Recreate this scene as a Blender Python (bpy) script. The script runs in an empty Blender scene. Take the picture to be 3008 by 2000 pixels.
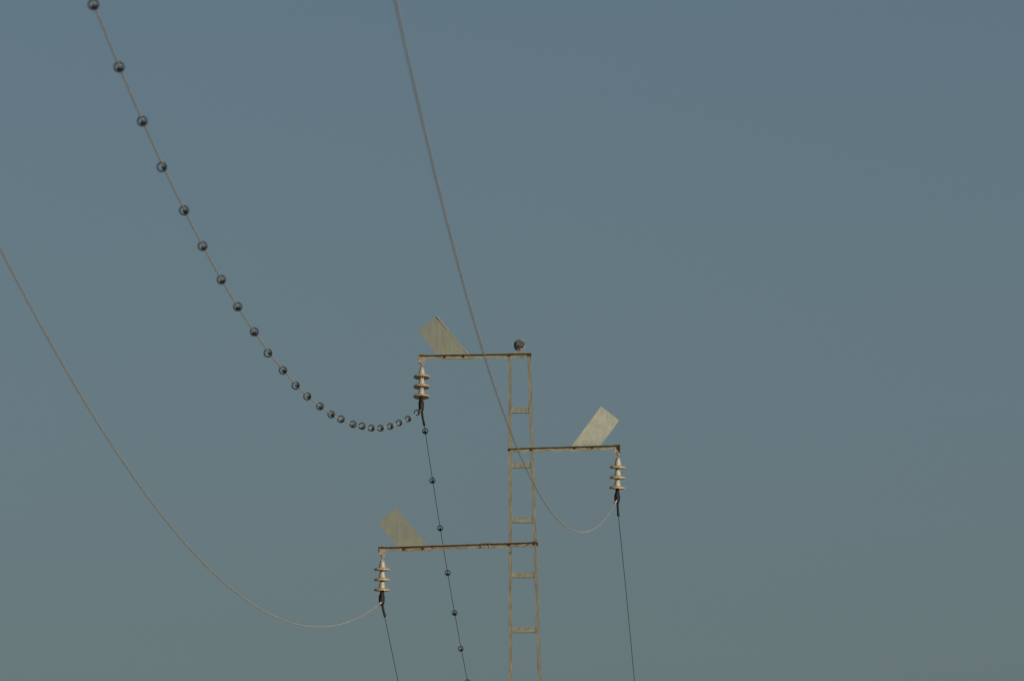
import bpy, bmesh, math, random
from mathutils import Vector, Matrix, noise

# ---------------------------------------------------------------- camera
scene = bpy.context.scene
C = scene.collection
CAM_H = 1.6
PITCH = math.radians(5.0)
HILL = 6.2                             # the pole stands on a rise this high
LENS, SENSOR = 300.0, 23.7
D = 202.6                              # metres from the camera to the pole
F = LENS / SENSOR * 3008.0             # focal length in photo pixels
cd = bpy.data.cameras.new('camera')
cd.lens = LENS
cd.sensor_width = SENSOR
cd.clip_start = 0.5
cd.clip_end = 20000
cd.dof.use_dof = True
cd.dof.focus_distance = D + 0.5
cd.dof.aperture_fstop = 5.0
cam = bpy.data.objects.new('camera', cd)
C.objects.link(cam)
cam.location = (0, 0, CAM_H)
cam.rotation_euler = (math.radians(90) + PITCH, 0, 0)
scene.camera = cam
scene.render.resolution_x, scene.render.resolution_y = 1024, 680

# ---------------------------------------------------------------- light
SUN_EL, SUN_AZ = math.radians(14), math.radians(42)    # sun low, behind the camera and to its right
w = bpy.data.worlds.new('World')
scene.world = w
w.use_nodes = True
nt = w.node_tree
nt.nodes.clear()
sky = nt.nodes.new('ShaderNodeTexSky')
sky.sky_type = 'NISHITA'
sky.sun_disc = False
sky.sun_elevation = SUN_EL
sky.sun_rotation = math.pi - SUN_AZ
sky.altitude = 0
sky.air_density = 0.62
sky.dust_density = 1.9
sky.ozone_density = 1.3
bg = nt.nodes.new('ShaderNodeBackground')
bg.inputs['Strength'].default_value = 0.054
wo = nt.nodes.new('ShaderNodeOutputWorld')
tint = nt.nodes.new('ShaderNodeMix')                   # slightly murky, greener air
tint.data_type = 'RGBA'
tint.blend_type = 'MULTIPLY'
tint.inputs['Factor'].default_value = 1.0
tint.inputs['B'].default_value = (1.0, 1.0, 0.915, 1)
nt.links.new(sky.outputs[0], tint.inputs['A'])
nt.links.new(tint.outputs['Result'], bg.inputs[0])
nt.links.new(bg.outputs[0], wo.inputs[0])

sl = bpy.data.lights.new('sun', 'SUN')
sl.energy = 2.35
sl.angle = math.radians(0.5)
sl.color = (1.0, 0.91, 0.76)
so = bpy.data.objects.new('sun', sl)
C.objects.link(so)
sdir = Vector((math.sin(SUN_AZ) * math.cos(SUN_EL), -math.cos(SUN_AZ) * math.cos(SUN_EL), math.sin(SUN_EL)))
so.rotation_euler = sdir.to_track_quat('Z', 'Y').to_euler()
so.location = (30, -40, 30)

scene.view_settings.view_transform = 'Standard'
scene.view_settings.look = 'None'
scene.view_settings.exposure = -0.01
scene.view_settings.gamma = 1.0

# ---------------------------------------------------------------- helpers
def P(px, py, dy=0.0):
    """point of the pole's plane (dy metres behind it) seen at photo pixel px, py"""
    u = (px - 1504.0) / F
    v = (1000.0 - py) / F
    c, s = math.cos(PITCH), math.sin(PITCH)
    y = c - v * s
    z = s + v * c
    k = (D + dy) / y
    return Vector((u * k, D + dy, CAM_H + z * k))

def link(name, bm, mat, parent=None, smooth=False):
    me = bpy.data.meshes.new(name)
    bmesh.ops.recalc_face_normals(bm, faces=bm.faces)
    bm.to_mesh(me)
    bm.free()
    if smooth:
        for p in me.polygons:
            p.use_smooth = True
    if mat:
        me.materials.append(mat)
    o = bpy.data.objects.new(name, me)
    C.objects.link(o)
    if parent:
        attach(o, parent)
    return o

def attach(o, parent):
    """parent a mesh built in world coordinates, leaving it where it is"""
    o.parent = parent
    bpy.context.view_layer.update()
    o.matrix_parent_inverse = parent.matrix_world.inverted()

def empty(name, loc):
    o = bpy.data.objects.new(name, None)
    o.empty_display_size = 0.1
    C.objects.link(o)
    o.location = loc
    bpy.context.view_layer.update()
    return o

def tag(o, label=None, cat=None, group=None, kind=None):
    if label: o['label'] = label
    if cat: o['category'] = cat
    if group: o['group'] = group
    if kind: o['kind'] = kind
    return o

def prism(bm, poly, vec):
    """closed polygon (3-D points) extruded along vec"""
    a = [bm.verts.new(p) for p in poly]
    b = [bm.verts.new(Vector(p) + Vector(vec)) for p in poly]
    bm.faces.new(a)
    bm.faces.new(b[::-1])
    n = len(a)
    for i in range(n):
        bm.faces.new((a[i], b[i], b[(i + 1) % n], a[(i + 1) % n]))

def box(bm, p0, p1):
    x0, y0, z0 = p0
    x1, y1, z1 = p1
    prism(bm, [(x0, y0, z0), (x1, y0, z0), (x1, y0, z1), (x0, y0, z1)], (0, y1 - y0, 0))

def profile(bm, a, b, sect, up, out):
    """sweep a closed section [(o, u)] from a to b; o runs along out, u along up"""
    pts = [a + out * o + up * u for o, u in sect]
    prism(bm, pts, b - a)

def tube(bm, pts, rad, seg=12, cap=True, wob=0.0):
    n = len(pts)
    pts = [Vector(p) for p in pts]
    if not isinstance(rad, (list, tuple)):
        rad = [rad] * n
    t = (pts[1] - pts[0]).normalized()
    nrm = t.orthogonal().normalized()
    rings = []
    for i in range(n):
        tt = (pts[min(i + 1, n - 1)] - pts[max(i - 1, 0)]).normalized()
        nrm = (nrm - tt * nrm.dot(tt)).normalized()
        bi = tt.cross(nrm)
        ring = []
        for k in range(seg):
            a = 2 * math.pi * k / seg
            r = rad[i]
            if wob:
                r *= 1 + wob * noise.noise(pts[i] * 60 + Vector((math.cos(a), math.sin(a), 0)) * 1.3)
            ring.append(bm.verts.new(pts[i] + (nrm * math.cos(a) + bi * math.sin(a)) * r))
        rings.append(ring)
    for i in range(n - 1):
        for k in range(seg):
            bm.faces.new((rings[i][k], rings[i][(k + 1) % seg], rings[i + 1][(k + 1) % seg], rings[i + 1][k]))
    if cap:
        bm.faces.new(rings[0][::-1])
        bm.faces.new(rings[-1])

def lathe(bm, prof, seg=40):
    """(r, z) profile turned round the z axis"""
    rings = []
    for r, z in prof:
        if r < 1e-5:
            rings.append([bm.verts.new((0, 0, z))])
        else:
            rings.append([bm.verts.new((r * math.cos(2 * math.pi * k / seg), r * math.sin(2 * math.pi * k / seg), z)) for k in range(seg)])
    for a, b in zip(rings, rings[1:]):
        for k in range(seg):
            k2 = (k + 1) % seg
            if len(a) == 1 and len(b) == 1:
                continue
            if len(a) == 1:
                bm.faces.new((a[0], b[k], b[k2]))
            elif len(b) == 1:
                bm.faces.new((a[k], b[0], a[k2]))
            else:
                bm.faces.new((a[k], b[k], b[k2], a[k2]))

# ---------------------------------------------------------------- materials
def mat(name, cols, scale=8.0, rough=0.6, metal=0.0, coat=0.0, stretch=(1, 1, 1), bump=0.0, detail=6, spots=None, spec=0.5):
    m = bpy.data.materials.new(name)
    m.use_nodes = True
    n = m.node_tree
    b = n.nodes['Principled BSDF']
    b.inputs['Roughness'].default_value = rough
    b.inputs['Metallic'].default_value = metal
    b.inputs['Specular IOR Level'].default_value = spec
    if coat:
        b.inputs['Coat Weight'].default_value = coat
        b.inputs['Coat Roughness'].default_value = 0.12
    tc = n.nodes.new('ShaderNodeTexCoord')
    mp = n.nodes.new('ShaderNodeMapping')
    mp.inputs['Scale'].default_value = stretch
    n.links.new(tc.outputs['Object'], mp.inputs[0])
    nz = n.nodes.new('ShaderNodeTexNoise')
    nz.inputs['Scale'].default_value = scale
    nz.inputs['Detail'].default_value = detail
    nz.inputs['Roughness'].default_value = 0.62
    n.links.new(mp.outputs[0], nz.inputs['Vector'])
    r = n.nodes.new('ShaderNodeValToRGB')
    e = r.color_ramp.elements
    k = len(cols)
    e[0].position, e[1].position = 0.32, 0.68
    e[0].color = (*cols[0], 1)
    e[1].color = (*cols[-1], 1)
    for i in range(1, k - 1):
        x = e.new(0.32 + 0.36 * i / (k - 1))
        x.color = (*cols[i], 1)
    n.links.new(nz.outputs['Fac'], r.inputs[0])
    col = r.outputs[0]
    if spots:
        sc, thr, sp = spots
        n2 = n.nodes.new('ShaderNodeTexNoise')
        n2.inputs['Scale'].default_value = sc
        n2.inputs['Detail'].default_value = 4
        n.links.new(tc.outputs['Object'], n2.inputs['Vector'])
        mr = n.nodes.new('ShaderNodeMapRange')
        mr.inputs['From Min'].default_value = thr
        mr.inputs['From Max'].default_value = thr + 0.08
        n.links.new(n2.outputs['Fac'], mr.inputs['Value'])
        mx = n.nodes.new('ShaderNodeMix')
        mx.data_type = 'RGBA'
        n.links.new(mr.outputs[0], mx.inputs['Factor'])
        n.links.new(col, mx.inputs['A'])
        mx.inputs['B'].default_value = (*sp, 1)
        col = mx.outputs['Result']
    n.links.new(col, b.inputs['Base Color'])
    if bump:
        bp = n.nodes.new('ShaderNodeBump')
        bp.inputs['Strength'].default_value = bump
        bp.inputs['Distance'].default_value = 0.004
        n.links.new(nz.outputs['Fac'], bp.inputs['Height'])
        n.links.new(bp.outputs[0], b.inputs['Normal'])
    return m

M = {}
M['leg'] = mat('galvanised_leg', [(.135, .132, .102), (.20, .196, .157), (.30, .293, .24)], 11, .62, .15, stretch=(5, 3, .45), bump=.25, spots=(6, .66, (.22, .18, .12)))
M['batten'] = mat('galvanised_batten', [(.16, .16, .125), (.23, .23, .18), (.31, .305, .24)], 22, .6, .15, bump=.25)
M['arm'] = mat('galvanised_arm', [(.15, .14, .09), (.26, .25, .18), (.38, .37, .28)], 12, .62, .15, stretch=(.8, 2, 2), bump=.2)
M['arm_rust'] = mat('rusting_arm', [(.15, .12, .09), (.23, .20, .155), (.34, .305, .245)], 10, .68, .1, stretch=(.8, 2, 2), bump=.2, spots=(5, .64, (.17, .11, .065)))
M['sheet'] = mat('zinc_sheet', [(.22, .24, .19), (.25, .268, .213), (.285, .302, .24)], 8, .55, .15, stretch=(3, 1, .35), bump=.05, detail=11)
M['sheet_pale'] = mat('pale_zinc_sheet', [(.30, .32, .265), (.35, .365, .30), (.40, .412, .345)], 9, .5, .15, stretch=(1.8, 1, .9), bump=.04, detail=11)
M['bolt'] = mat('weathered_bolt', [(.03, .028, .024), (.08, .07, .055)], 30, .6, .4)
M['bracket'] = mat('bracket_steel', [(.22, .18, .12), (.33, .29, .21), (.45, .40, .30)], 20, .6, .15, bump=.2, spots=(18, .6, (.22, .12, .06)))
M['cap'] = mat('insulator_cap', [(.34, .32, .24), (.45, .44, .36), (.55, .54, .45)], 25, .55, .1, bump=.1, spots=(20, .66, (.30, .20, .10)))
M['shell'] = mat('tan_glaze', [(.41, .30, .175), (.51, .385, .24), (.59, .465, .31)], 14, .3, 0, coat=.5)
M['rust'] = mat('rust', [(.05, .02, .01), (.12, .05, .02)], 60, .8)
M['rubber'] = mat('black_tape', [(.004, .0045, .005), (.012, .013, .014), (.022, .021, .02)], 40, .6, bump=.3, spec=.3)
M['rubber_brown'] = mat('worn_black_tape', [(.008, .007, .006), (.022, .017, .014), (.045, .03, .022)], 40, .6, bump=.3, spec=.3)
M['wire'] = mat('copper_brown_wire', [(.39, .36, .325), (.48, .445, .40)], 3, .75, 0)
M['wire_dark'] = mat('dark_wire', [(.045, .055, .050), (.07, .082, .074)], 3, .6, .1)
M['spiral'] = mat('black_pvc', [(.012, .011, .010), (.022, .020, .018)], 30, .6)
M['lug'] = mat('clamp_lug', [(.35, .33, .28), (.55, .52, .45)], 60, .45, .5)
M['ground'] = mat('dry_ground', [(.27, .23, .14), (.36, .31, .19), (.44, .39, .26)], .15, .95, detail=12)
M['concrete'] = mat('concrete', [(.28, .27, .24), (.38, .36, .33)], 6, .9)

# ---------------------------------------------------------------- ground
def ground_z(x, y):
    z = 0.25 * noise.noise(Vector((x / 40, y / 40, 0)))
    beyond = max(0.0, y - D - 6)
    f = min(1, max(0, (y - 40) / (D - 60)))
    z += HILL * f * f * (3 - 2 * f)
    z -= 32 * (1 - math.exp(-beyond / 130))                 # the hill falls away behind the pole
    behind = max(0.0, 10 - y)
    z += 0.06 * behind if behind < 400 else 24
    r = math.hypot(x, y)
    z += min(1, r / 1500) * 5 * noise.noise(Vector((x / 500, y / 500, 3)))
    k = math.exp(-((x ** 2 + y ** 2) / 900)) + math.exp(-((x ** 2 + (y - D) ** 2) / 100))
    flat = HILL if y > D / 2 else 0
    return z + (flat - z) * min(1, k)

bm = bmesh.new()
def axis(c):
    v = [0.0]
    step = 4.0
    while v[-1] < 9000:
        v.append(v[-1] + step)
        step *= 1.075
    return sorted(set([c - a for a in v] + [c + a for a in v]))
xs, ys = axis(0), axis(D)
grid = [[bm.verts.new((x, y, ground_z(x, y))) for x in xs] for y in ys]
for j in range(len(ys) - 1):
    for i in range(len(xs) - 1):
        bm.faces.new((grid[j][i], grid[j][i + 1], grid[j + 1][i + 1], grid[j + 1][i]))
tag(link('ground', bm, M['ground'], smooth=True), kind='structure')

# ---------------------------------------------------------------- the pole
UP = Vector((0, 0, 1))
BACK = Vector((0, 1, 0))
FRONT = Vector((0, -1, 0))
base = P(1504, 2000)
la, lb = P(1497.4, 1040), P(1500.1, 2000)
ra, rb = P(1553.4, 1040), P(1584.9, 2000)
def down_to(a, b, z):
    return a + (b - a) * ((z - a.z) / (b.z - a.z))
lg, rg = down_to(la, lb, HILL - 0.4), down_to(ra, rb, HILL - 0.4)
pole = empty('power_pole', ((lg.x + rg.x) / 2, D + .06, HILL))
tag(pole, 'tall galvanised ladder-like steel pole with three crossarms under a clear sky', 'power pole')

W, DEP, TH = 0.056, 0.12, 0.007
def channel(a, b, s):
    """C section, web on the outer side (s=-1 left leg, s=1 right leg), flanges pointing inwards"""
    bm = bmesh.new()
    o = W / 2
    sec = [(s * o, 0.001), (s * o, DEP), (-s * o, DEP), (-s * o, DEP - TH), (s * (o - TH), DEP - TH),
           (s * (o - TH), TH), (-s * o, TH), (-s * o, 0.001)]
    pts = [b + Vector((u, v, 0)) for u, v in sec]
    prism(bm, pts, a - b)
    return bm
for a, b, s in ((la, lg, -1), (ra, rg, 1)):
    link('leg', channel(a, b, s), M['leg'], pole)

def leg_x(side, z):
    a, b = (la, lg) if side < 0 else (ra, rg)
    return a.x + (b.x - a.x) * ((z - a.z) / (b.z - a.z))

first = P(1530, 1204.3).z
pitch_ = (P(1530, 1204.3).z - P(1530, 1849).z) / 4
z = first
while z > HILL + 0.4:
    x0 = leg_x(-1, z) + W / 2
    x1 = leg_x(1, z) - W / 2
    bm = bmesh.new()
    h = .0415
    box(bm, (x0 - .002, D + .0085, z - h), (x1 + .002, D + .0145, z + h))
    bt = link('batten', bm, M['batten'], pole)
    for xx, s in ((x0, 1), (x1, -1)):                       # fillet welds
        bm = bmesh.new()
        tube(bm, [(xx + s * .003, D + .0075, z - h + .075 * k / 8) for k in range(9)], [.0035 + .0012 * math.sin(k * 2.1) for k in range(9)], 6)
        attach(link('weld', bm, M['lug'] if s > 0 else M['leg'], None), bt)
    bm = bmesh.new()
    box(bm, (x0 - .002, D + DEP - .0145, z - h), (x1 + .002, D + DEP - .0085, z + h))
    link('rear_batten', bm, M['batten'], pole)
    z -= pitch_
bm = bmesh.new()
box(bm, (lg.x - .35, D - .3, HILL - .5), (rg.x + .35, D + .42, HILL + .12))
link('footing', bm, M['concrete'], pole)

def bolt(px, py, parent, r=.0115, out=.034):
    p = P(px, py)
    bm = bmesh.new()
    for rr, a, b, sg in ((.019, .0062, .0095, 16), (r * 1.25, .0095, .022, 6), (r * .7, .022, out, 10)):
        vs = [[bm.verts.new((p.x + rr * math.cos(2 * math.pi * k / sg + .3), D - y, p.z + rr * math.sin(2 * math.pi * k / sg + .3))) for k in range(sg)] for y in (a, b)]
        for k in range(sg):
            bm.faces.new((vs[0][k], vs[0][(k + 1) % sg], vs[1][(k + 1) % sg], vs[1][k]))
        bm.faces.new(vs[0][::-1])
        bm.faces.new(vs[1])
    return link('bolt', bm, M['bolt'], parent)

def crossarm(a, b, hgt, m, label):
    """angle iron: web against the legs, top flange pointing at the camera"""
    a, b = P(*a), P(*b)
    d = (b - a).normalized()
    up = Vector((-d.z, 0, d.x))
    if up.z < 0: up = -up
    bm = bmesh.new()
    fl = .078
    # web and flange drawn from many short lengths so that the steel can be a little uneven
    sec = [(0, 0), (fl, 0), (fl, -.006), (.0062, -.006), (.0062, -hgt), (0, -hgt)]
    n = 24
    rings = []
    for i in range(n + 1):
        c = a.lerp(b, i / n)
        w1 = .0012 * noise.noise(Vector((i * .7, a.x * 3, 1)))
        w2 = .0015 * noise.noise(Vector((i * .5, a.z, 9)))
        rings.append([bm.verts.new(c + FRONT * (o + (w2 if o > .01 else 0)) + up * (u + (w1 if o > .01 or u < -.02 else 0))) for o, u in sec])
    k = len(sec)
    for r0, r1 in zip(rings, rings[1:]):
        for j in range(k):
            bm.faces.new((r0[j], r0[(j + 1) % k], r1[(j + 1) % k], r1[j]))
    bm.faces.new(rings[0]); bm.faces.new(rings[-1][::-1])
    o = link('crossarm', bm, m, pole)
    o['label'] = label
    return o, a, b, d, up

arm1, a1, b1, d1, u1 = crossarm((1229.5, 1043.2), (1559.5, 1037.8), .067, M['arm'], 'top crossarm reaching to the left')
arm2, a2, b2, d2, u2 = crossarm((1491.2, 1316.6), (1823.0, 1307.0), .066, M['arm'], 'middle crossarm reaching to the right')
arm3, a3, b3, d3, u3 = crossarm((1111.0, 1607.2), (1579.5, 1591.3), .070, M['arm_rust'], 'lowest and longest crossarm reaching to the left')

for px, py in ((1496, 1045.5), (1552.5, 1044.3), (1306.5, 1049), (1361, 1047.8)):
    bolt(px, py, arm1)
for px, py in ((1496, 1322.5), (1561, 1321), (1688, 1316.6), (1740.5, 1315)):
    bolt(px, py, arm2)
for px, py in ((1496, 1600), (1569, 1597.6), (1187, 1612.6), (1242.5, 1610.6)):
    bolt(px, py, arm3)

# strip lying on top of the highest crossarm between the legs, and end plates
bm = bmesh.new()
p, q = a1.lerp(b1, .797), b1 + d1 * .004
profile(bm, p, q, [(-.012, .0022), (.082, .0022), (.082, .013), (-.012, .013)], u1, FRONT)
link('top_strip', bm, M['batten'], arm1)
for arm, b, d, u, hh in ((arm1, b1, d1, u1, .072), (arm3, b3, d3, u3, .078)):
    bm = bmesh.new()
    prism(bm, [b + d * .0005 + FRONT * .05 + u * -.008, b + d * .0005 + BACK * .03 + u * -.008, b + d * .0005 + BACK * .03 - u * hh, b + d * .0005 + FRONT * .004 - u * hh], d * .007)
    link('end_plate', bm, M['batten'], arm)

# splice bracket and pale scar on the lowest crossarm
bm = bmesh.new()
p, q = P(1411.5, 1597.0), P(1439, 1596.0)
profile(bm, p, q, [(-.004, .002), (.081, .002), (.081, .008), (-.004, .008)], u3, FRONT)
profile(bm, p, q, [(.008, -.008), (.013, -.008), (.013, -.074), (.008, -.074)], u3, FRONT)
profile(bm, p, p + d3 * .022, [(.013, -.012), (.026, -.012), (.026, -.066), (.013, -.066)], u3, FRONT)
profile(bm, q - d3 * .022, q, [(.013, -.012), (.026, -.012), (.026, -.066), (.013, -.066)], u3, FRONT)
link('splice_bracket', bm, M['arm_rust'], arm3)

# sheet-metal guard plates bolted behind the crossarms
def guard(arm, bl, br, tr, tl, sl_, sr_, lean, m, label, fold=False):
    """bl, br meet the top of the arm; tl, tr are the free corners; sl_, sr_ the strip ends below the web"""
    bm = bmesh.new()
    T = .003
    y0 = .0035
    low = [P(*sl_, y0), P(*sr_, y0), P(*br, y0), P(*bl, y0)]
    ln, tw = lean
    nrow = 8
    rows = [[low[0], low[1]], [low[3], low[2]]]
    for i in range(1, nrow + 1):
        f = i / nrow
        l = (bl[0] + (tl[0] - bl[0]) * f, bl[1] + (tl[1] - bl[1]) * f)
        r = (br[0] + (tr[0] - br[0]) * f, br[1] + (tr[1] - br[1]) * f)
        zl, zr = P(*l).z - low[3].z, P(*r).z - low[3].z
        xl, xr = P(*l).x - low[3].x, P(*r).x - low[3].x
        rows.append([P(*l, y0 + ln * zl + tw * xl * min(1, f * 3)), P(*r, y0 + ln * zr + tw * xr * min(1, f * 3))])
    nc = 6
    g, gb = [], []
    for ri, (l, r) in enumerate(rows):
        line, lb_ = [], []
        for c in range(nc + 1):
            p_ = l.lerp(r, c / nc)
            if ri > 1:
                p_ = p_ + BACK * (.004 * noise.noise(p_ * 4.0 + Vector((0, 0, ri * .3))))
            line.append(bm.verts.new(p_))
            lb_.append(bm.verts.new(p_ + BACK * T))
        g.append(line); gb.append(lb_)
    for i in range(len(g) - 1):
        for c in range(nc):
            bm.faces.new((g[i][c], g[i][c + 1], g[i + 1][c + 1], g[i + 1][c]))
            bm.faces.new((gb[i][c], gb[i + 1][c], gb[i + 1][c + 1], gb[i][c + 1]))
        bm.faces.new((g[i][0], g[i + 1][0], gb[i + 1][0], gb[i][0]))
        bm.faces.new((g[i][nc], gb[i][nc], gb[i + 1][nc], g[i + 1][nc]))
    for c in range(nc):
        bm.faces.new((g[0][c], gb[0][c], gb[0][c + 1], g[0][c + 1]))
        bm.faces.new((g[-1][c], g[-1][c + 1], gb[-1][c + 1], gb[-1][c]))
    if fold:                                                # folded lip down the outer long edge
        e0, e1 = rows[1][1], rows[-1][1]
        w_ = (rows[-1][0] - rows[-1][1]).normalized()
        for s0, s1 in ((e0 + FRONT * .003, e1 + FRONT * .003),):
            prism(bm, [s0 - w_ * .003 + FRONT * .0005, s0 - w_ * .003 + FRONT * .0025, s0 + w_ * .013 + FRONT * .0125, s0 + w_ * .013 + FRONT * .0005], s1 - s0)
    o = link('guard_plate', bm, m, arm)
    o['label'] = label
    # strap clamping the plate's foot
    bm = bmesh.new()
    a_, b_ = P(*sl_), P(*sr_)
    profile(bm, a_, b_, [(-.0065, -.004), (-.0095, -.004), (-.0095, .05), (-.0065, .05)], UP, FRONT)
    profile(bm, a_, b_, [(-.0095, -.004), (.008, -.004), (.008, -.0075), (-.0095, -.0075)], UP, FRONT)
    link('strap', bm, M['arm'], arm)
    return o
guard(arm1, (1285.5, 1042.2), (1377, 1040.7), (1284, 928.3), (1228.2, 972.5), (1297.5, 1055.5), (1388.5, 1054.5), (.05, -.06), M['sheet'], 'dull zinc guard plate with a bright folded edge', True)
guard(arm2, (1678.5, 1311), (1764.5, 1308.5), (1819, 1234.5), (1765.4, 1193), (1666.5, 1325.8), (1752, 1323.0), (.06, .07), M['sheet_pale'], 'pale streaked zinc guard plate')
guard(arm3, (1168.6, 1605.2), (1257, 1602.2), (1163, 1491.5), (1110.5, 1536.0), (1181.5, 1620.2), (1266.5, 1617.3), (.05, -.06), M['sheet'], 'dull zinc guard plate with thin scratches')

# hanger brackets at the crossarm tips
def hanger(arm, xl, xr, ytop, ybot, name_tip, d, up, lidl, lidr, hb):
    bm = bmesh.new()
    a, b = P(xl, ytop), P(xr, ytop)
    bot = P((xl + xr) / 2, ybot)
    h = a.z - bot.z
    c = .35 * (b.x - a.x)
    # back plate with clipped lower corners, in front of the web
    y0 = D - .014
    prism(bm, [(a.x, y0, a.z - .006), (b.x, y0, b.z - .006), (b.x, y0, a.z - h + .012), (b.x - c * .5, y0, a.z - h), (a.x + c * .5, y0, a.z - h), (a.x, y0, a.z - h + .012)], (0, .0075, 0))
    # lid over the flange, standing out towards the camera
    l, r = P(*lidl), P(*lidr)
    profile(bm, l, r, [(-.008, .002), (.10, .002), (.10, .009), (-.008, .009)], up, FRONT)
    # side cheek
    sx = a.x if name_tip < 0 else b.x - .006
    prism(bm, [(sx, D - .0145, a.z - .008), (sx, D - .085, a.z - .008), (sx, D - .085, a.z - .03), (sx, D - .0145, a.z - h + .03)], (.006, 0, 0))
    o = link('hanger_bracket', bm, M['bracket'], arm)
    bolt(hb[0], hb[1], arm, .010, .045)  # dark bolt added to stand for the dark hole low on the bracket
    return o
hanger(arm1, 1230, 1247, 1043, 1071, -1, d1, u1, (1228, 1043.0), (1247, 1042.6), (1234.5, 1066.5))
hanger(arm2, 1804.5, 1822.3, 1307.5, 1335.5, 1, d2, u2, (1807, 1307.6), (1825.3, 1307.0), (1811.5, 1330.5))
hanger(arm3, 1113.7, 1131.3, 1607, 1636, -1, d3, u3, (1109.5, 1607.0), (1128.5, 1606.4), (1121, 1630.5))

# ---------------------------------------------------------------- insulator strings
def insulator(top, bottom, depth, tilt, lean, label, holes, cover_pts, cover_r, cmat, tail_label=None):
    """built hanging down -z from its own origin, then leant and swung"""
    A = P(*top, depth)
    root = empty('insulator_string', A)
    tag(root, label, 'insulator', 'insulator strings hanging from the crossarm tips')
    STEP = .1605
    def sub(bm_, name, m, par, smooth=True):
        o = link(name, bm_, m, None, smooth)
        o.parent = par
        return o
    # link: eye and clevis
    bm = bmesh.new()
    tube(bm, [Vector((.012 * math.cos(t), .0, .038 + .016 * math.sin(t))) for t in [i * math.pi / 8 for i in range(17)]], .0065, 8, False)
    tube(bm, [(0, 0, .028), (.001, 0, .012), (0, 0, -.006)], [.011, .0085, .0115], 10)
    tube(bm, [(0, -.022, .047), (0, .03, .047)], .0075, 8)
    sub(bm, 'link', M['bracket'], root)
    for i in range(3):
        z0 = -i * STEP
        bm = bmesh.new()
        # porcelain shell: domed top, rolled rim, ribbed underside
        lathe(bm, [(.040, z0 - .106), (.052, z0 - .113), (.080, z0 - .117), (.104, z0 - .124), (.120, z0 - .134), (.1275, z0 - .144), (.1290, z0 - .153),
                   (.1268, z0 - .160), (.1215, z0 - .162), (.116, z0 - .156), (.104, z0 - .149), (.090, z0 - .152), (.080, z0 - .156), (.070, z0 - .151),
                   (.058, z0 - .153), (.046, z0 - .158), (.034, z0 - .160), (.024, z0 - .160), (.014, z0 - .154)], 56)
        sh = sub(bm, 'insulator_disc', M['shell'], root)
        bm = bmesh.new()
        lathe(bm, [(0, z0 + .001), (.022, z0), (.0315, z0 - .006), (.0355, z0 - .018), (.0395, z0 - .042), (.0450, z0 - .072), (.0500, z0 - .098),
                   (.0515, z0 - .112), (.0490, z0 - .116), (.020, z0 - .116)], 32)
        sub(bm, 'cap', M['cap'], sh)
        bm = bmesh.new()
        lathe(bm, [(.0, z0 - .150), (.022, z0 - .150), (.021, z0 - .161), (.022, z0 - .1655), (0, z0 - .1665)], 16)
        sub(bm, 'pin', M['rust'], sh)
        hx, hz, hr = holes[i]
        bm = bmesh.new()
        rr = .0370
        yy = -math.sqrt(max(rr * rr - hx * hx, 1e-6))
        bmesh.ops.create_icosphere(bm, subdivisions=2, radius=hr, matrix=Matrix.Translation((hx, yy + .002, z0 + hz)) @ Matrix.Diagonal((1, .6, 1.15, 1)))
        sub(bm, 'cotter_hole', M['rust'], sh)  # dark ball on the cap, its colour standing for the dark of the hole
    root.rotation_euler = (tilt, lean, 0)
    bpy.context.view_layer.update()
    # taped clamp under the last disc, built in the world and hung on the string
    bm = bmesh.new()
    pts = [P(*c) for c in cover_pts]
    # smooth the path
    fine, fr = [], []
    for i in range(len(pts) - 1):
        for k in range(6):
            f = k / 6
            s = f * f * (3 - 2 * f)
            fine.append(pts[i].lerp(pts[i + 1], f))
            fr.append(1.06 * (cover_r[i] + (cover_r[i + 1] - cover_r[i]) * s))
    fine.append(pts[-1]); fr.append(cover_r[-1])
    tube(bm, fine, fr, 20, True, .10)
    link('clamp_cover', bm, cmat, root, True)
    return root

PXM = .00532
def wire_cover(ys, xs, ws, dys):
    return [(x, y, d) for x, y, d in zip(xs, ys, dys)], [w_ * PXM / 2 for w_ in ws]

tilt1 = math.radians(-11.2)
z1 = math.sin(math.radians(9)) * .5          # the first string swings this far towards the camera
cp, cr = wire_cover([1163, 1170, 1177, 1183, 1194, 1203, 1207.5, 1209],
                    [1237.8, 1237.5, 1236.8, 1237.3, 1237.5, 1237.6, 1238.6, 1239],
                    [9, 10.5, 12, 16, 15.5, 14.5, 8, 4], [-.11, -.115, -.12, -.125, -.13, -.135, -.137, -.137])
s1 = insulator((1239.2, 1080.5), None, -.03, tilt1, math.radians(0.9),
               'tan three-disc insulator string tilted to show its undersides, under the highest crossarm tip',
               [(-.020, -.012, .008), (.016, -.016, .007), (.006, -.030, .009)], cp, cr, M['rubber'])
cp, cr = wire_cover([1434, 1440, 1446, 1450, 1458, 1468, 1474, 1477.5, 1479],
                    [1813.4, 1813.5, 1813.2, 1813, 1813, 1812.8, 1813.2, 1814.4, 1815],
                    [10, 11, 11, 14.5, 16.5, 16, 14, 9, 4], [-.035] * 9)
s2 = insulator((1815.4, 1345.2), None, -.035, math.radians(1.0), math.radians(1.4),
               'tan three-disc insulator string on the right of the pole, under the pale plate crossarm tip',
               [(-.018, -.016, .010), (-.003, -.012, .011), (.002, -.026, .008)], cp, cr, M['rubber'])
cp, cr = wire_cover([1733, 1739, 1745, 1750, 1758, 1767, 1773, 1776.5, 1778],
                    [1122.8, 1122.3, 1121.8, 1121.4, 1121.2, 1121.3, 1122, 1123, 1123.6],
                    [13, 12, 12.5, 16.5, 17, 16.5, 14, 9, 4], [-.035] * 9)
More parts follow.
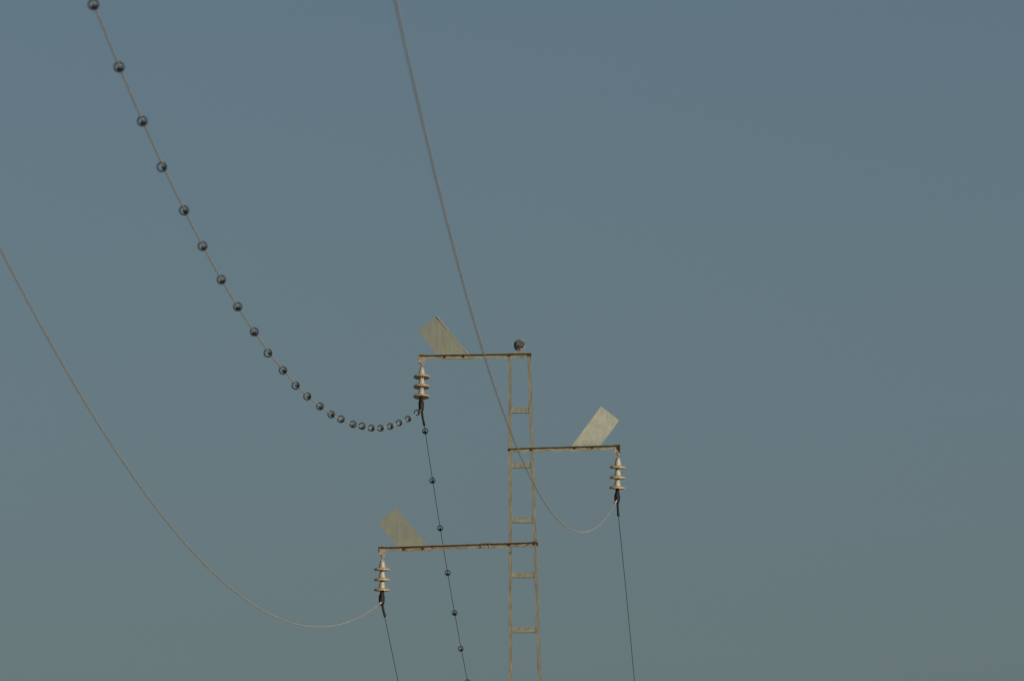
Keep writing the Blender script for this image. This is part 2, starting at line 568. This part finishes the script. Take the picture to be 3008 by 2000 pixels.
s3 = insulator((1122.8, 1644.6), None, -.035, math.radians(0.5), math.radians(0.5),
               'tan three-disc insulator string at bottom left, under the lowest crossarm tip',
               [(.014, -.018, .007), (-.012, -.026, .006), (.001, -.016, .010)], cp, cr, M['rubber_brown'])

# ---------------------------------------------------------------- conductors
def near_curve(anchor, s, a, b, c):
    A = P(*anchor, -.12)
    return lambda t: Vector((A.x - s * t, A.y - t, A.z + a * t + b * t * t + c * t ** 3))
def far_curve(anchor, s, a, b):
    A = P(*anchor)
    return lambda t: Vector((A.x + s * t, A.y + t, A.z + a * t + b * t * t))
N1 = near_curve((1236.5, 1203.5), .0225, -.10670989, .00056695, .000937619e-3)
N2 = near_curve((1806.5, 1478), .0225, -.10159962, .00042707, .00113171287e-3)
N3 = near_curve((1114.5, 1773), .0240, -.09471849, .00058693, .00055638265e-3)
F1 = far_curve((1246.5, 1249.5), .02504692, -.13335801, .00109992)
F2 = far_curve((1816.6, 1515), .026, -.09637228, -.00093822)
F3 = far_curve((1130.3, 1811), .026, -.10788864, .0000174482)

def cable(near, far, lug, tail, tail_r, label, tmat, knob):
    root = empty('power_cable', P(*lug, -.1))
    tag(root, label, 'cable', 'overhead cables')
    end = P(*tail[0][:2], tail[0][2])
    bm = bmesh.new()
    pts = [end.lerp(near(0), .5), near(0)] + [near(t) for t in [i * 1.0 for i in range(1, 161)]]
    tube(bm, pts, .0074, 10)
    o = link('near_wire', bm, M['wire'], root, True)
    bm = bmesh.new()
    tube(bm, [far(i * .5) for i in range(0, 121)], .0052, 8)
    o = link('far_wire', bm, M['wire_dark'], root, True)
    o['label'] = 'dark wire running away behind the pole'
    bm = bmesh.new()
    pts = [P(*c) for c in tail]
    fine, fr = [], []
    n = len(pts)
    for i in range(n - 1):
        for k in range(5):
            fine.append(pts[i].lerp(pts[i + 1], k / 5)); fr.append(tail_r[i] + (tail_r[i + 1] - tail_r[i]) * k / 5)
    fine.append(pts[-1]); fr.append(tail_r[-1])
    tube(bm, fine, fr, 14, True, .14)
    if knob:
        bmesh.ops.create_icosphere(bm, subdivisions=2, radius=.011, matrix=Matrix.Translation(P(*knob)) @ Matrix.Diagonal((.8, 1, 1.7, 1)))
    link('sleeve', bm, tmat, root, True)
    # short bare stub where the near wire leaves the clamp
    bm = bmesh.new()
    n0 = near(0)
    q0 = P(*lug, -.10)
    tube(bm, [q0, q0.lerp(n0, .6), n0, near(.25)], [.013, .013, .0115, .0085], 12)
    link('clamp_jaw', bm, M['lug'], root, True)
    return root

def tl(xy, ws, d0=-.03, d1=0.0):
    n = len(xy)
    return [(x, y, d0 + (d1 - d0) * i / (n - 1)) for i, (x, y) in enumerate(xy)], [w_ * PXM / 2 for w_ in ws]
t1, r1 = tl([(1238.2, 1203), (1239.8, 1212), (1240.8, 1222), (1243, 1234), (1245.6, 1245), (1246.4, 1248.6), (1246.5, 1250)], [6, 6.2, 6.4, 6.4, 7.2, 6.6, 3], -.12)
c1 = cable(N1, F1, (1240, 1197), t1, r1, 'power cable strung with black rings, hanging from the upper left insulator string', M['rubber'], None)
t2, r2 = tl([(1814, 1474), (1814.3, 1484), (1814.9, 1496), (1815.8, 1506), (1816.3, 1510), (1816.6, 1514.5), (1816.7, 1516.5)], [7, 6.6, 6.6, 6.8, 8, 7.4, 3])
c2 = cable(N2, F2, (1812, 1468), t2, r2, 'bare grey-brown cable crossing in front of the pole to the right insulator string', M['rubber'], (1813.4, 1509.5, -.02))
t3, r3 = tl([(1122.5, 1773), (1124.4, 1783), (1126.6, 1794), (1128.8, 1803), (1129.8, 1807), (1130.6, 1810.5), (1131, 1812.6)], [7, 7.2, 7, 6.6, 7.4, 6, 3])
c3 = cable(N3, F3, (1121, 1767), t3, r3, 'bare cable without rings sweeping up left from the bottom left insulator string', M['rubber_brown'], (1132.6, 1804.5, -.01))
# small hook at the two bare clamps
for root_, (px, py) in ((c2, (1805.5, 1476.5)), (c3, (1112.5, 1775))):
    bm = bmesh.new()
    c_ = P(px, py, -.12)
    tube(bm, [c_ + Vector((.014 * math.cos(t), 0, .012 * math.sin(t) - .003)) for t in [2.0 + i * .42 for i in range(10)]], .0045, 8)
    link('hook', bm, M['bolt'], root_, True)

# ---------------------------------------------------------------- spiral bird diverters
def spiral_mesh(seed):
    rnd = random.Random(seed)
    bm = bmesh.new()
    pts, rad = [], []
    # local z runs along the wire, away from the camera; the wire passes through the origin
    off = Vector((rnd.uniform(.003, .016), 0, 0))
    R = .0415
    turns = 1.9
    n = 60
    for i in range(n + 1):
        a = math.pi - 2 * math.pi * turns * (1 - i / n)
        pts.append(off + Vector((R * math.cos(a), R * math.sin(a), -.012 + .030 * i / n)))
        rad.append(.0078)
    a0 = math.pi
    for i in range(1, 15):
        f = i / 14
        s = f * f * (3 - 2 * f)
        a = a0 + math.pi * 1.1 * f
        r0 = R - off.x
        r = r0 + (.0134 - r0) * s
        pts.append(Vector((r * math.cos(a), r * math.sin(a), .018 + .022 * f)))
        rad.append(.0078)
    a1 = a0 + math.pi * 1.1
    m = 70
    for i in range(1, m + 1):
        f = i / m
        a = a1 + 2 * math.pi * 5 * f
        pts.append(Vector((.0134 * math.cos(a), .0134 * math.sin(a), .040 + .065 * f)))
        rad.append(.0072)
    tube(bm, pts, rad, 8)
    me = bpy.data.meshes.new('spiral_diverter')
    bmesh.ops.recalc_face_normals(bm, faces=bm.faces)
    bm.to_mesh(me); bm.free()
    for p in me.polygons: p.use_smooth = True
    me.materials.append(M['spiral'])
    return me
meshes = [spiral_mesh(i) for i in range(6)]
ORD = ['first', 'second', 'third', 'fourth', 'fifth', 'sixth', 'seventh', 'eighth', 'ninth', 'tenth', 'eleventh', 'twelfth', 'thirteenth',
       'fourteenth', 'fifteenth', 'sixteenth', 'seventeenth', 'eighteenth', 'nineteenth', 'twentieth', 'twenty-first', 'twenty-second']
NT = [1.6, 6.43, 10.5, 14.9, 19.25, 22.95, 26.84, 30.44, 34.7, 38.38, 42.18, 46.18, 49.72, 53.68, 57.6, 61.47, 65.61, 69.41, 73.54, 77.53, 81.67, 85.46, 89.47, 93.54]
FT = [0.44, 4.23, 8.23, 12.29, 16.19, 20.09, 23.97]
rnd = random.Random(4)
def place(curve, t, s, label, group, k):
    o = bpy.data.objects.new('spiral_diverter', meshes[k % 6])
    C.objects.link(o)
    p = curve(t)
    d = (curve(t - .1 * s) - curve(t + .1 * s)).normalized() * (1 if s > 0 else 1)   # direction that leads away from the camera
    if d.y < 0: d = -d
    q = d.to_track_quat('Z', 'Y') @ Matrix.Rotation(math.radians(rnd.uniform(-45, 65) if s > 0 else rnd.uniform(35, 100)), 3, 'Z').to_quaternion()
    o.rotation_mode = 'QUATERNION'
    o.rotation_quaternion = q
    o.location = p
    # nudge the ring a little off the wire's centre, as loose spirals hang
    tag(o, label, 'bird diverter', group)
    return o
G1 = 'black spiral bird diverters along the near half of the cable'
G2 = 'black spiral bird diverters on the wire falling away behind the pole'
for i, t in enumerate(NT):
    if i == 0: lb_ = 'small black ring touching the taped clamp of the upper left insulator string'
    elif i == len(NT) - 1: lb_ = 'topmost and largest black ring, at the very top edge of the photo'
    elif i == len(NT) - 2: lb_ = 'black ring on the cable just below the topmost one at the photo edge'
    else: lb_ = 'black ring on the near cable, %s along from the upper left insulator clamp' % ORD[i]
    place(N1, t, 1, lb_, G1, i)
for i, t in enumerate(FT):
    if i == 0: lb_ = 'black ring just under the sleeve end of the upper left insulator string'
    elif i == len(FT) - 1: lb_ = 'black ring cut by the bottom edge of the photo'
    elif i == 2: lb_ = 'black ring on the dark wire just above the lowest crossarm'
    elif i == 3: lb_ = 'black ring on the dark wire next below the lowest crossarm'
    else: lb_ = 'black ring on the dark wire behind the pole, %s down from the upper left sleeve' % ORD[i]
    place(F1, t, -1, lb_, G2, i + 3)

# ---------------------------------------------------------------- the bird
def remeshed(bm, voxel):
    me = bpy.data.meshes.new('tmp')
    bm.to_mesh(me); bm.free()
    o = bpy.data.objects.new('tmp', me)
    C.objects.link(o)
    md = o.modifiers.new('r', 'REMESH')
    md.mode = 'VOXEL'
    md.voxel_size = voxel
    sm = o.modifiers.new('s', 'SMOOTH')
    sm.iterations = 6
    bpy.context.view_layer.update()
    dg = bpy.context.evaluated_depsgraph_get()
    out = bpy.data.meshes.new_from_object(o.evaluated_get(dg))
    bpy.data.objects.remove(o)
    b = bmesh.new()
    b.from_mesh(out)
    return b
def ball(bm, c, r, rot=None):
    mt = Matrix.Translation(c)
    if rot: mt = mt @ rot
    bmesh.ops.create_icosphere(bm, subdivisions=4, radius=1, matrix=mt @ Matrix.Diagonal((r[0], r[1], r[2], 1)))

M['plumage'] = mat('grey_brown_plumage', [(.045, .043, .042), (.11, .104, .098), (.22, .205, .19)], 22, .9, stretch=(1.4, 1.4, .7), bump=.8)
M['plumage_pale'] = mat('pale_plumage', [(.22, .17, .13), (.40, .33, .27), (.60, .54, .48)], 40, .9, bump=.6)
M['wing'] = mat('wing_feathers', [(.035, .036, .039), (.08, .08, .082), (.15, .145, .14)], 26, .85, stretch=(1.8, 1.8, .7), bump=.9)
M['tail'] = mat('tail_feathers', [(.006, .006, .006), (.02, .019, .018)], 30, .8)
M['legs'] = mat('orange_legs', [(.55, .20, .09), (.75, .36, .18)], 40, .6)
M['beak'] = mat('beak', [(.08, .07, .06), (.16, .14, .12)], 40, .4)

foot = P(1528.8, 1036.6)
bird = empty('bird', Vector((foot.x, D - .028, foot.z + .003)))
tag(bird, 'small grumpy-looking grey-brown bird with ruffled feathers perched on top of the pole', 'bird')
bird['label'] = 'small puffed-up grey-brown bird with pale orange legs perched on top of the pole'
bx = P(1525.3, 1011).x - foot.x                    # body centre relative to the feet
def bird_part(bm, name, m, par=None, smooth=True):
    o = link(name, bm, m, None, smooth)
    o.parent = par or bird
    return o
bm = bmesh.new()
tiltm = Matrix.Rotation(math.radians(-6), 4, 'Y')
ball(bm, (bx - .002, .002, .120), (.080, .078, .082), tiltm)             # back and breast
ball(bm, (bx - .012, -.006, .085), (.070, .062, .052))                    # belly fluff
ball(bm, (bx + .032, .030, .168), (.050, .048, .044))                     # head sunk into the shoulders, turned away
ball(bm, (bx + .018, .008, .150), (.058, .058, .050))                     # nape
ball(bm, (bx + .002, -.004, .052), (.040, .040, .024))                    # thighs
bm = remeshed(bm, .0045)
for v in bm.verts:                                                          # ruffled feathers
    n_ = v.normal
    v.co += n_ * (.0045 * noise.noise(v.co * 70) + .007 * noise.noise(v.co * 26))
body = bird_part(bm, 'body', M['plumage'])

def wing(side):
    """folded wing: a thick curved shield of overlapping feathers down one side of the back"""
    bm = bmesh.new()
    rows, cols = 14, 8
    g = []
    for i in range(rows + 1):
        f = i / rows
        line = []
        for j in range(cols + 1):
            h = j / cols
            ang = math.radians(-90 + side * (26 + 66 * h * (1 - .35 * f) - 12 * f + 7 * math.sin(i * 1.7)))
            zz = .168 - .022 * (1 - h) * (1 - f) - (.112 - .02 * h + .010 * math.sin(j * 2.4 + side)) * f + .012 * math.sin(h * 3.1)
            rx = .083 * math.sqrt(max(.12, 1 - ((zz - .117) / .098) ** 2)) + .0015 + .005 * noise.noise(Vector((h * 5, f * 6, side * 3.0)))
            step = .0022 * ((i % 3) / 2.0)
            x = bx - .002 + (rx + step) * math.cos(ang)
            y = .002 + (rx + step) * .98 * math.sin(ang)
            line.append(bm.verts.new((x, y, zz + .003 * ((j % 2) * 2 - 1) * (f > .9))))
        g.append(line)
    for i in range(rows):
        for j in range(cols):
            bm.faces.new((g[i][j], g[i][j + 1], g[i + 1][j + 1], g[i + 1][j]))
    back = [[bm.verts.new(Vector((bx, 0, .117)).lerp(v.co, .93)) for v in line] for line in g]
    for i in range(rows):
        for j in range(cols):
            bm.faces.new((back[i][j], back[i + 1][j], back[i + 1][j + 1], back[i][j + 1]))
    for i in range(rows):
        bm.faces.new((g[i][0], g[i + 1][0], back[i + 1][0], back[i][0]))
        bm.faces.new((g[i][cols], back[i][cols], back[i + 1][cols], g[i + 1][cols]))
    for j in range(cols):
        bm.faces.new((g[0][j], back[0][j], back[0][j + 1], g[0][j + 1]))
        bm.faces.new((g[rows][j], g[rows][j + 1], back[rows][j + 1], back[rows][j]))
    return bm
for s in (-1, 1):
    bird_part(wing(s), 'wing', M['wing'])
# crossed dark wing tips and short tail
bm = bmesh.new()
for x0, x1, z0_, z1_ in ((bx - .018, bx + .006, .112, .070), (bx - .004, bx - .022, .108, .078)):
    prism(bm, [(x0 - .011, -.090, z0_), (x0 + .011, -.090, z0_), (x1 + .006, -.094, z1_), (x1 - .004, -.094, z1_ + .004)], (0, .010, 0))
bird_part(bm, 'wing_tips', M['tail'], None, False)
bm = bmesh.new()
for k in range(7):
    a = (k - 3) * .09
    p0 = Vector((bx - .006 + .004 * (k - 3), -.066, .066))
    p1 = p0 + Vector((math.sin(a) * .05, -.026, -.030 - .006 * (k % 3)))
    w_ = Vector((.006, 0, 0))
    prism(bm, [p0 - w_, p0 + w_, p1 + w_ * .8, p1 - w_ * .8], (0, .003 + .0006 * k, .001))
bird_part(bm, 'tail', M['plumage'], None, False)
# pale ruffs under the tail and at the thighs
bm = bmesh.new()
for c_, r_ in (((bx + .046, -.030, .052), (.014, .016, .016)), ((bx - .050, -.020, .044), (.012, .012, .012)), ((bx + .008, -.045, .050), (.030, .018, .018)), ((bx + .070, -.006, .080), (.016, .02, .022))):
    ball(bm, c_, r_)
for v in bm.verts:
    v.co += Vector((1, 1, 1)) * .010 * noise.noise(v.co * 75)
bird_part(bm, 'undertail_fluff', M['plumage_pale'])
# pale crown and cheek, and the bill pointing away to the right
bm = bmesh.new()
ball(bm, (bx + .036, .022, .186), (.036, .040, .026))
ball(bm, (bx + .062, .006, .176), (.014, .018, .014))
for v in bm.verts:
    v.co += Vector((1, 1, 1)) * .0035 * noise.noise(v.co * 80)
head = bird_part(bm, 'crown', M['plumage_pale'])
bm = bmesh.new()
tube(bm, [(bx + .070, .048, .166), (bx + .082, .060, .164), (bx + .088, .068, .158)], [.009, .006, .0015], 8)
bird_part(bm, 'bill', M['beak'])
for sx in (-.004, .026):
    bm = bmesh.new()
    xx = sx - .008
    tube(bm, [(xx + .004, -.002, .050), (xx + .001, -.006, .030), (xx, -.002, .006)], [.009, .0055, .0045], 8)
    for dx, dy_ in ((-.014, -.020), (0, -.027), (.014, -.020), (0, .018)):
        tube(bm, [(xx, -.002, .007), (xx + dx * .6, -.002 + dy_ * .6, .0075), (xx + dx, -.002 + dy_, .0035)], [.0045, .0038, .002], 6)
    bird_part(bm, 'leg', M['legs'])
